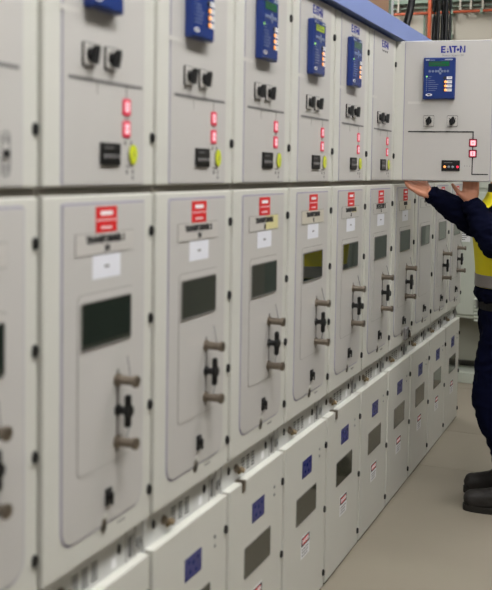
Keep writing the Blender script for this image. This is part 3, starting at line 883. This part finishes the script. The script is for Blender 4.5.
ROT = math.radians(180+14)          # facing -x, turned a little towards the aisle
FW = Vector((math.cos(ROT), math.sin(ROT), 0)); LF = Vector((-FW.y, FW.x, 0))   # person's left
PZ = Vector((0, 0, 1))
def W(f, l, z, c=(-0.63, 5.0)):      # forward, left, height
    return Vector((c[0], c[1], 0))+FW*f+LF*l+PZ*z

# joints
SH_L = Vector((-0.600, 4.815, 1.495)); SH_R = Vector((-0.700, 5.165, 1.495))
EL_L = Vector((-0.664, 4.735, 1.362)); WR_L = Vector((-0.795, 4.780, 1.562))
EL_R = Vector((-0.782, 4.930, 1.448)); WR_R = Vector((-0.986, 4.722, 1.603))

def hand(wrist, d, pn, thumb, curl, spread=1.0, k=1.0):
    """d: finger direction, pn: palm normal, thumb: direction to the thumb side; returns chains"""
    d = d.normalized(); th = (thumb-d*thumb.dot(d)).normalized(); pn = d.cross(th) if d.cross(th).dot(pn) > 0 else -d.cross(th)
    ch = []
    palm = 0.088*k
    kn = []
    for i, off in enumerate((0.030, 0.010, -0.010, -0.029)):
        b = wrist+d*(palm*(1.0, 1.03, 1.0, 0.92)[i])+th*off*k*1.02
        kn.append(b)
        ch.append([(wrist+th*off*0.62+d*0.008, 0.0155), (wrist+d*palm*0.5+th*off*0.9, 0.0150), (b, 0.0105)])
    lens = ((0.043, 0.026, 0.021), (0.047, 0.030, 0.022), (0.043, 0.028, 0.022), (0.034, 0.021, 0.019))
    for i, b in enumerate(kn):
        a = 0.0; p = b.copy(); c = [(p.copy(), 0.0100)]
        dd = (d+th*(0.10, 0.03, -0.04, -0.11)[i]*spread).normalized()
        for j in range(3):
            a += math.radians(curl[i][j])
            v = dd*math.cos(a)+pn*math.sin(a)
            p = p+v*lens[i][j]*k
            c.append((p.copy(), (0.0090, 0.0082, 0.0070)[j]*(1.0 if i < 3 else 0.9)))
        ch.append(c)
    return ch, kn, pn, th, d
# right hand: palm up under the door edge, fingers level
chR, knR, pnR, thR, dR = hand(WR_R, Vector((-0.80, -0.02, 0.36)), Vector((0.1, -0.75, 0.65)), Vector((0.1, 0.62, 0.70)),
    [(8, 14, 8), (12, 18, 8), (14, 22, 12), (16, 26, 16)], 1.7, 0.86)
b0 = WR_R+dR*0.022+thR*0.026
chR.append([(WR_R+dR*0.012+thR*0.008, 0.016), (b0, 0.015), (b0+dR*0.030+thR*0.026, 0.0115), (b0+dR*0.062+thR*0.034, 0.0095), (b0+dR*0.088+thR*0.036+pnR*0.004, 0.008)])
# left hand: palm to the back of the door, fingers up behind it, thumb out to the picture's left
chL, knL, pnL, thL, dL = hand(WR_L, Vector((0.0, 0.10, 1.0)), Vector((0, -1, 0)), Vector((-1, 0, 0.0)),
    [(4, 10, 8), (3, 8, 8), (4, 8, 8), (6, 10, 10)], 1.0)
b0 = WR_L+dL*0.022+thL*0.026
chL.append([(WR_L+dL*0.012+thL*0.008, 0.0165), (b0, 0.0175), (b0+dL*0.022+thL*0.030+pnL*0.004, 0.0125), (b0+dL*0.044+thL*0.050+pnL*0.006, 0.0100), (b0+dL*0.062+thL*0.064+pnL*0.006, 0.0082)])

HEAD = W(0.065, 0, 1.785)
NECK0 = W(0.035, 0, 1.555); NECK1 = W(0.045, 0, 1.68)
chains = [[(NECK0, 0.066), (NECK1, 0.058), (HEAD+Vector((0, 0, -0.03)), 0.058)],
          [(SH_L, 0.058), (EL_L, 0.044), (WR_L-(WR_L-EL_L)*0.25, 0.036), (WR_L, 0.0265)],
          [(SH_R, 0.058), (EL_R, 0.044), (WR_R-(WR_R-EL_R)*0.25, 0.036), (WR_R, 0.0265)]]
chains += chR+chL
HIP_L = Vector((-0.615, 4.905, 0.94)); KN_L = Vector((-0.682, 4.885, 0.565)); AN_L = Vector((-0.585, 4.865, 0.105))
HIP_R = Vector((-0.640, 5.085, 0.94)); KN_R = Vector((-0.712, 5.115, 0.565)); AN_R = Vector((-0.630, 5.130, 0.105))
for h, kn, an in ((HIP_L, KN_L, AN_L), (HIP_R, KN_R, AN_R)):
    chains.append([(h, 0.085), (h*0.5+kn*0.5, 0.074), (kn, 0.056), (kn*0.6+an*0.4+Vector((0.028, 0, 0)), 0.054), (an+Vector((0.02, 0, 0.02)), 0.040)])
    chains.append([(an, 0.040), (an+Vector((-0.06, 0, -0.045)), 0.036), (an+Vector((-0.13, -0.01, -0.068)), 0.026)])
Rh = Matrix.Rotation(ROT, 3, 'Z')
blobs = [(HEAD+Vector((0, 0, 0.018))-FW*0.012, (0.098, 0.076, 0.105), Rh), (HEAD+FW*0.030-PZ*0.050, (0.062, 0.056, 0.072), Rh), (HEAD+FW*0.074-PZ*0.100, (0.022, 0.028, 0.018), Rh)]
# nose, brow, ears, lips, eye bulges
for f, l, z, sx, sy, sz in ((0.096, 0, -0.026, 0.020, 0.014, 0.016), (0.090, 0, -0.006, 0.013, 0.010, 0.028), (0.076, 0.030, 0.022, 0.013, 0.026, 0.009), (0.076, -0.030, 0.022, 0.013, 0.026, 0.009),
                            (0.086, 0, -0.066, 0.010, 0.024, 0.006), (0.084, 0, -0.079, 0.010, 0.020, 0.007), (0.070, 0.040, -0.035, 0.018, 0.018, 0.02), (0.070, -0.040, -0.035, 0.018, 0.018, 0.02),
                            (-0.012, 0.079, -0.012, 0.017, 0.009, 0.030), (-0.012, -0.079, -0.012, 0.017, 0.009, 0.030)):
    blobs.append((HEAD+FW*f+LF*l+PZ*z, (sx, sy, sz), Rh))
def ring(z, f, rx, ry, ex=0.9, l=0.0):
    p = W(f, l, z); return (p.x, p.y, p.z, rx, ry, ex, ROT)
torso = [ring(0.86, -0.01, 0.10, 0.15), ring(0.95, 0.0, 0.115, 0.165), ring(1.05, 0.01, 0.108, 0.150), ring(1.18, 0.012, 0.110, 0.150), ring(1.32, 0.022, 0.112, 0.165), ring(1.43, 0.042, 0.105, 0.175), ring(1.51, 0.04, 0.088, 0.165), ring(1.565, 0.038, 0.06, 0.085)]
person = empty('person', (-0.63, 5.0, 0), 'person in navy workwear and yellow vest behind the open door, both hands under its edge', 'person')
def pp(name, me, m, parent=None):
    if not me.materials: me.materials.append(MATS[m])
    o = link(name, me, parent or person); o.matrix_parent_inverse = Matrix.Translation((0.63, -5.0, 0)) if parent is None else Matrix.Identity(4)
    return o
body = pp('body', voxel(capsule_mesh(chains, blobs, [torso]), 0.0042, 4), 'skin')
# eyes and hair
for s, nm in ((1, 'eye'), (-1, 'eye')):
    m = MB(); c = HEAD+FW*0.079+LF*0.031*s+PZ*0.004
    m.ball(c, 0.0125, 'eye', sub=2); m.ball(c+FW*0.0085, 0.0055, 'black', sub=2); pp(nm, m.mesh(nm), 'eye')
hair = capsule_mesh([], [(HEAD+PZ*0.044-FW*0.022, (0.098, 0.082, 0.090), Rh), (HEAD-FW*0.062-PZ*0.005, (0.052, 0.072, 0.075), Rh)])
pp('hair', voxel(hair, 0.006, 2, 0.002, 60), 'hair')
# navy jacket with sleeves
def off(rings, d, z0, z1):
    return [(a, b, c, rx+d, ry+d, ex, r) for (a, b, c, rx, ry, ex, r) in rings if z0 <= c <= z1]
jr = [ring(1.062, 0.008, 0.140, 0.178), ring(1.10, 0.014, 0.148, 0.182), ring(1.16, 0.004, 0.136, 0.176), ring(1.32, 0.018, 0.134, 0.184), ring(1.43, 0.036, 0.128, 0.193), ring(1.52, 0.04, 0.104, 0.180), ring(1.585, 0.038, 0.072, 0.095)]
def lerp(a, b, t): return a*(1-t)+b*t
CUF_L = lerp(EL_L, WR_L, 0.97); CUF_R = lerp(EL_R, WR_R, 0.955)
jch = [[(SH_L, 0.082), (lerp(SH_L, EL_L, 0.55), 0.078), (EL_L, 0.064), (lerp(EL_L, CUF_L, 0.45), 0.064), (lerp(EL_L, CUF_L, 0.86), 0.046)],
       [(SH_R, 0.082), (lerp(SH_R, EL_R, 0.55), 0.078), (EL_R, 0.068), (lerp(EL_R, CUF_R, 0.45), 0.062), (lerp(EL_R, CUF_R, 0.86), 0.043)],
       [(lerp(EL_L, CUF_L, 0.86), 0.046), (CUF_L-(CUF_L-EL_L).normalized()*0.012, 0.041)], [(lerp(EL_R, CUF_R, 0.86), 0.043), (CUF_R-(CUF_R-EL_R).normalized()*0.012, 0.038)]]
jacket = pp('jacket', voxel(capsule_mesh(jch, [], [jr]), 0.0065, 2, 0.011, 12), 'navy')
def cuff(p, q, r0, r1, m_):
    m = MB(); m.lathe(p, Vector(q)-Vector(p), [(0, r0), ((Vector(q)-Vector(p)).length, r1)], m_, 20); return m.mesh('cuff')
for E_, K_, r in ((EL_L, CUF_L, 0.043), (EL_R, CUF_R, 0.040)):
    v = (K_-E_).normalized(); pp('cuff', cuff(K_-v*0.035, K_+v*0.006, r, r+0.002, 'navy'), 'navy')
# black collar
m = MB()
cn = W(0.036, 0, 1.575)
m.lathe(cn, (0.0, 0.0, 1), [(-0.02, 0.085), (0.03, 0.078), (0.075, 0.076), (0.078, 0.068), (0.02, 0.066)], 'black_soft', 28)
pp('collar', m.mesh('collar'), 'black_soft')
# hi-vis vest: panels round the chest, open at the arm holes, with shoulder straps
def vest_shell(z0, z1, d, m_, name, arm=True, n=160):
    prof = [(1.10, 0.002, 0.158, 0.198), (1.18, 0.004, 0.156, 0.198), (1.32, 0.018, 0.158, 0.208), (1.43, 0.036, 0.154, 0.215), (1.52, 0.042, 0.134, 0.196), (1.575, 0.038, 0.094, 0.124), (1.61, 0.036, 0.080, 0.092)]
    def at(z):
        for a, b in zip(prof, prof[1:]):
            if a[0] <= z <= b[0]:
                t = (z-a[0])/(b[0]-a[0]); return [a[i]*(1-t)+b[i]*t for i in range(1, 4)]
        return prof[0][1:] if z < prof[0][0] else prof[-1][1:]
    steps = max(2, int((z1-z0)/0.007)); bm = bmesh.new(); G = []
    for i in range(steps+1):
        z = z0+(z1-z0)*i/steps; f, rx, ry = at(z); rr = []
        for k in range(n):
            a = 2*math.pi*k/n; ca, sa = math.cos(a), math.sin(a)
            x = (rx+d)*math.copysign(abs(ca)**0.9, ca); y = (ry+d)*math.copysign(abs(sa)**0.9, sa)
            p = W(f+x, y, z)
            wv = 0.005*noise.noise(Vector((p.x*9, p.y*9, p.z*5))); p += (FW*ca+LF*sa)*wv
            rr.append(bm.verts.new(p))
        G.append(rr)
    for i in range(steps):
        z = z0+(z1-z0)*(i+0.5)/steps
        for k in range(n):
            a = 2*math.pi*(k+0.5)/n
            side = abs(math.sin(a))
            if arm and 1.28 < z < 1.555 and side > 1.0-0.30*math.sqrt(max(0.0, 1-((z-1.43)/0.15)**2)): continue
            f = bm.faces.new((G[i][k], G[i][(k+1) % n], G[i+1][(k+1) % n], G[i+1][k])); f.smooth = True
    bmesh.ops.delete(bm, geom=[v for v in bm.verts if not v.link_faces], context='VERTS')
    geo = bm.faces[:]
    bmesh.ops.recalc_face_normals(bm, faces=geo)
    bmesh.ops.solidify(bm, geom=geo, thickness=0.004)
    me = bpy.data.meshes.new(name); bm.to_mesh(me); bm.free(); me.materials.append(MATS[m_]); return me
vest = pp('hi_vis_vest', vest_shell(1.133, 1.61, 0.0, 'hivis', 'hi_vis_vest'), 'hivis')
def kid(name, me, par):
    o = link(name, me, par); return o
kid('reflective_tape', vest_shell(1.135, 1.196, 0.004, 'reflective', 'reflective_tape', False), vest)
# belt
m = MB(); 
bl = capsule_mesh([], [], [[ring(1.018, 0.005, 0.138, 0.172), ring(1.056, 0.008, 0.138, 0.172)]])
bl.materials.append(MATS['belt_black']); belt = pp('belt', bl, 'black')
m = MB(); c = W(0.145, 0, 1.036); m.box((c.x-0.008, c.y-0.03, c.z-0.022), (c.x+0.004, c.y+0.03, c.z+0.022), 'steel', 0.003); kid('buckle', m.mesh('buckle'), belt)
# trousers
tr = [ring(0.86, -0.005, 0.128, 0.180), ring(0.95, 0.0, 0.138, 0.182), ring(1.035, 0.005, 0.130, 0.166)]
tch = []
for h, kn, an, s in ((HIP_L, KN_L, AN_L, -1), (HIP_R, KN_R, AN_R, 1)):
    tch.append([(h, 0.108), (lerp(h, kn, 0.5)+Vector((-0.012, 0, 0)), 0.100), (kn, 0.088), (lerp(kn, an, 0.22)+Vector((0.008, 0, 0)), 0.083), (lerp(kn, an, 0.5)+Vector((0.040, 0, 0)), 0.078), (lerp(kn, an, 0.86)+Vector((0.034, 0, 0)), 0.072)])
pp('trousers', voxel(capsule_mesh(tch, [], [tr]), 0.008, 3, 0.008, 9), 'navy_trouser')
# boots
for an, tw, lb in ((AN_L, Vector((-0.985, -0.10, 0)), 'near'), (AN_R, Vector((-0.995, -0.06, 0)), 'far')):
    tw = tw.normalized(); a0 = Vector((an.x, an.y, 0))
    up = [[(a0-tw*0.035+PZ*0.150, 0.050), (a0-tw*0.040+PZ*0.070, 0.046), (a0-tw*0.045+PZ*0.048, 0.040)],
          [(a0+PZ*0.125, 0.050), (a0+tw*0.055+PZ*0.085, 0.046), (a0+tw*0.115+PZ*0.066, 0.046), (a0+tw*0.165+PZ*0.058, 0.045)],
          [(a0-tw*0.045+PZ*0.050, 0.040), (a0+tw*0.16+PZ*0.050, 0.044)]]
    me = capsule_mesh(up)
    bo = pp('boot', voxel(me, 0.006, 3, 0.0025, 20), 'boot')
    so = []
    R_ = math.atan2(tw.y, tw.x); sd = Vector((-tw.y, tw.x, 0))
    outl = []
    for k in range(40):
        a = 2*math.pi*k/40; f = 0.150*math.cos(a); l = (0.047+0.006*math.cos(a))*math.copysign(abs(math.sin(a))**0.75, math.sin(a)); outl.append((f, l))
    bm = bmesh.new()
    lo = [bm.verts.new(a0+tw*(0.062+f)+sd*l) for f, l in outl]; hi = [bm.verts.new(a0+tw*(0.062+f*1.01)+sd*l*1.03+PZ*0.030) for f, l in outl]
    bm.faces.new(lo[::-1]); bm.faces.new(hi)
    for k in range(40): bm.faces.new((lo[k], lo[(k+1) % 40], hi[(k+1) % 40], hi[k]))
    bmesh.ops.recalc_face_normals(bm, faces=bm.faces[:])
    me = bpy.data.meshes.new('sole'); bm.to_mesh(me); bm.free(); me.materials.append(MATS['sole']); kid('sole', me, bo)
    m = MB()
    for k in range(4):
        c = a0+tw*(0.030+0.018*k)+PZ*(0.150-0.012*k)
        m.cyl(c-sd*0.030+PZ*-0.006, c+sd*0.030+PZ*-0.006, 0.0035, 'black', n=6)
    kid('laces', m.mesh('laces'), bo)
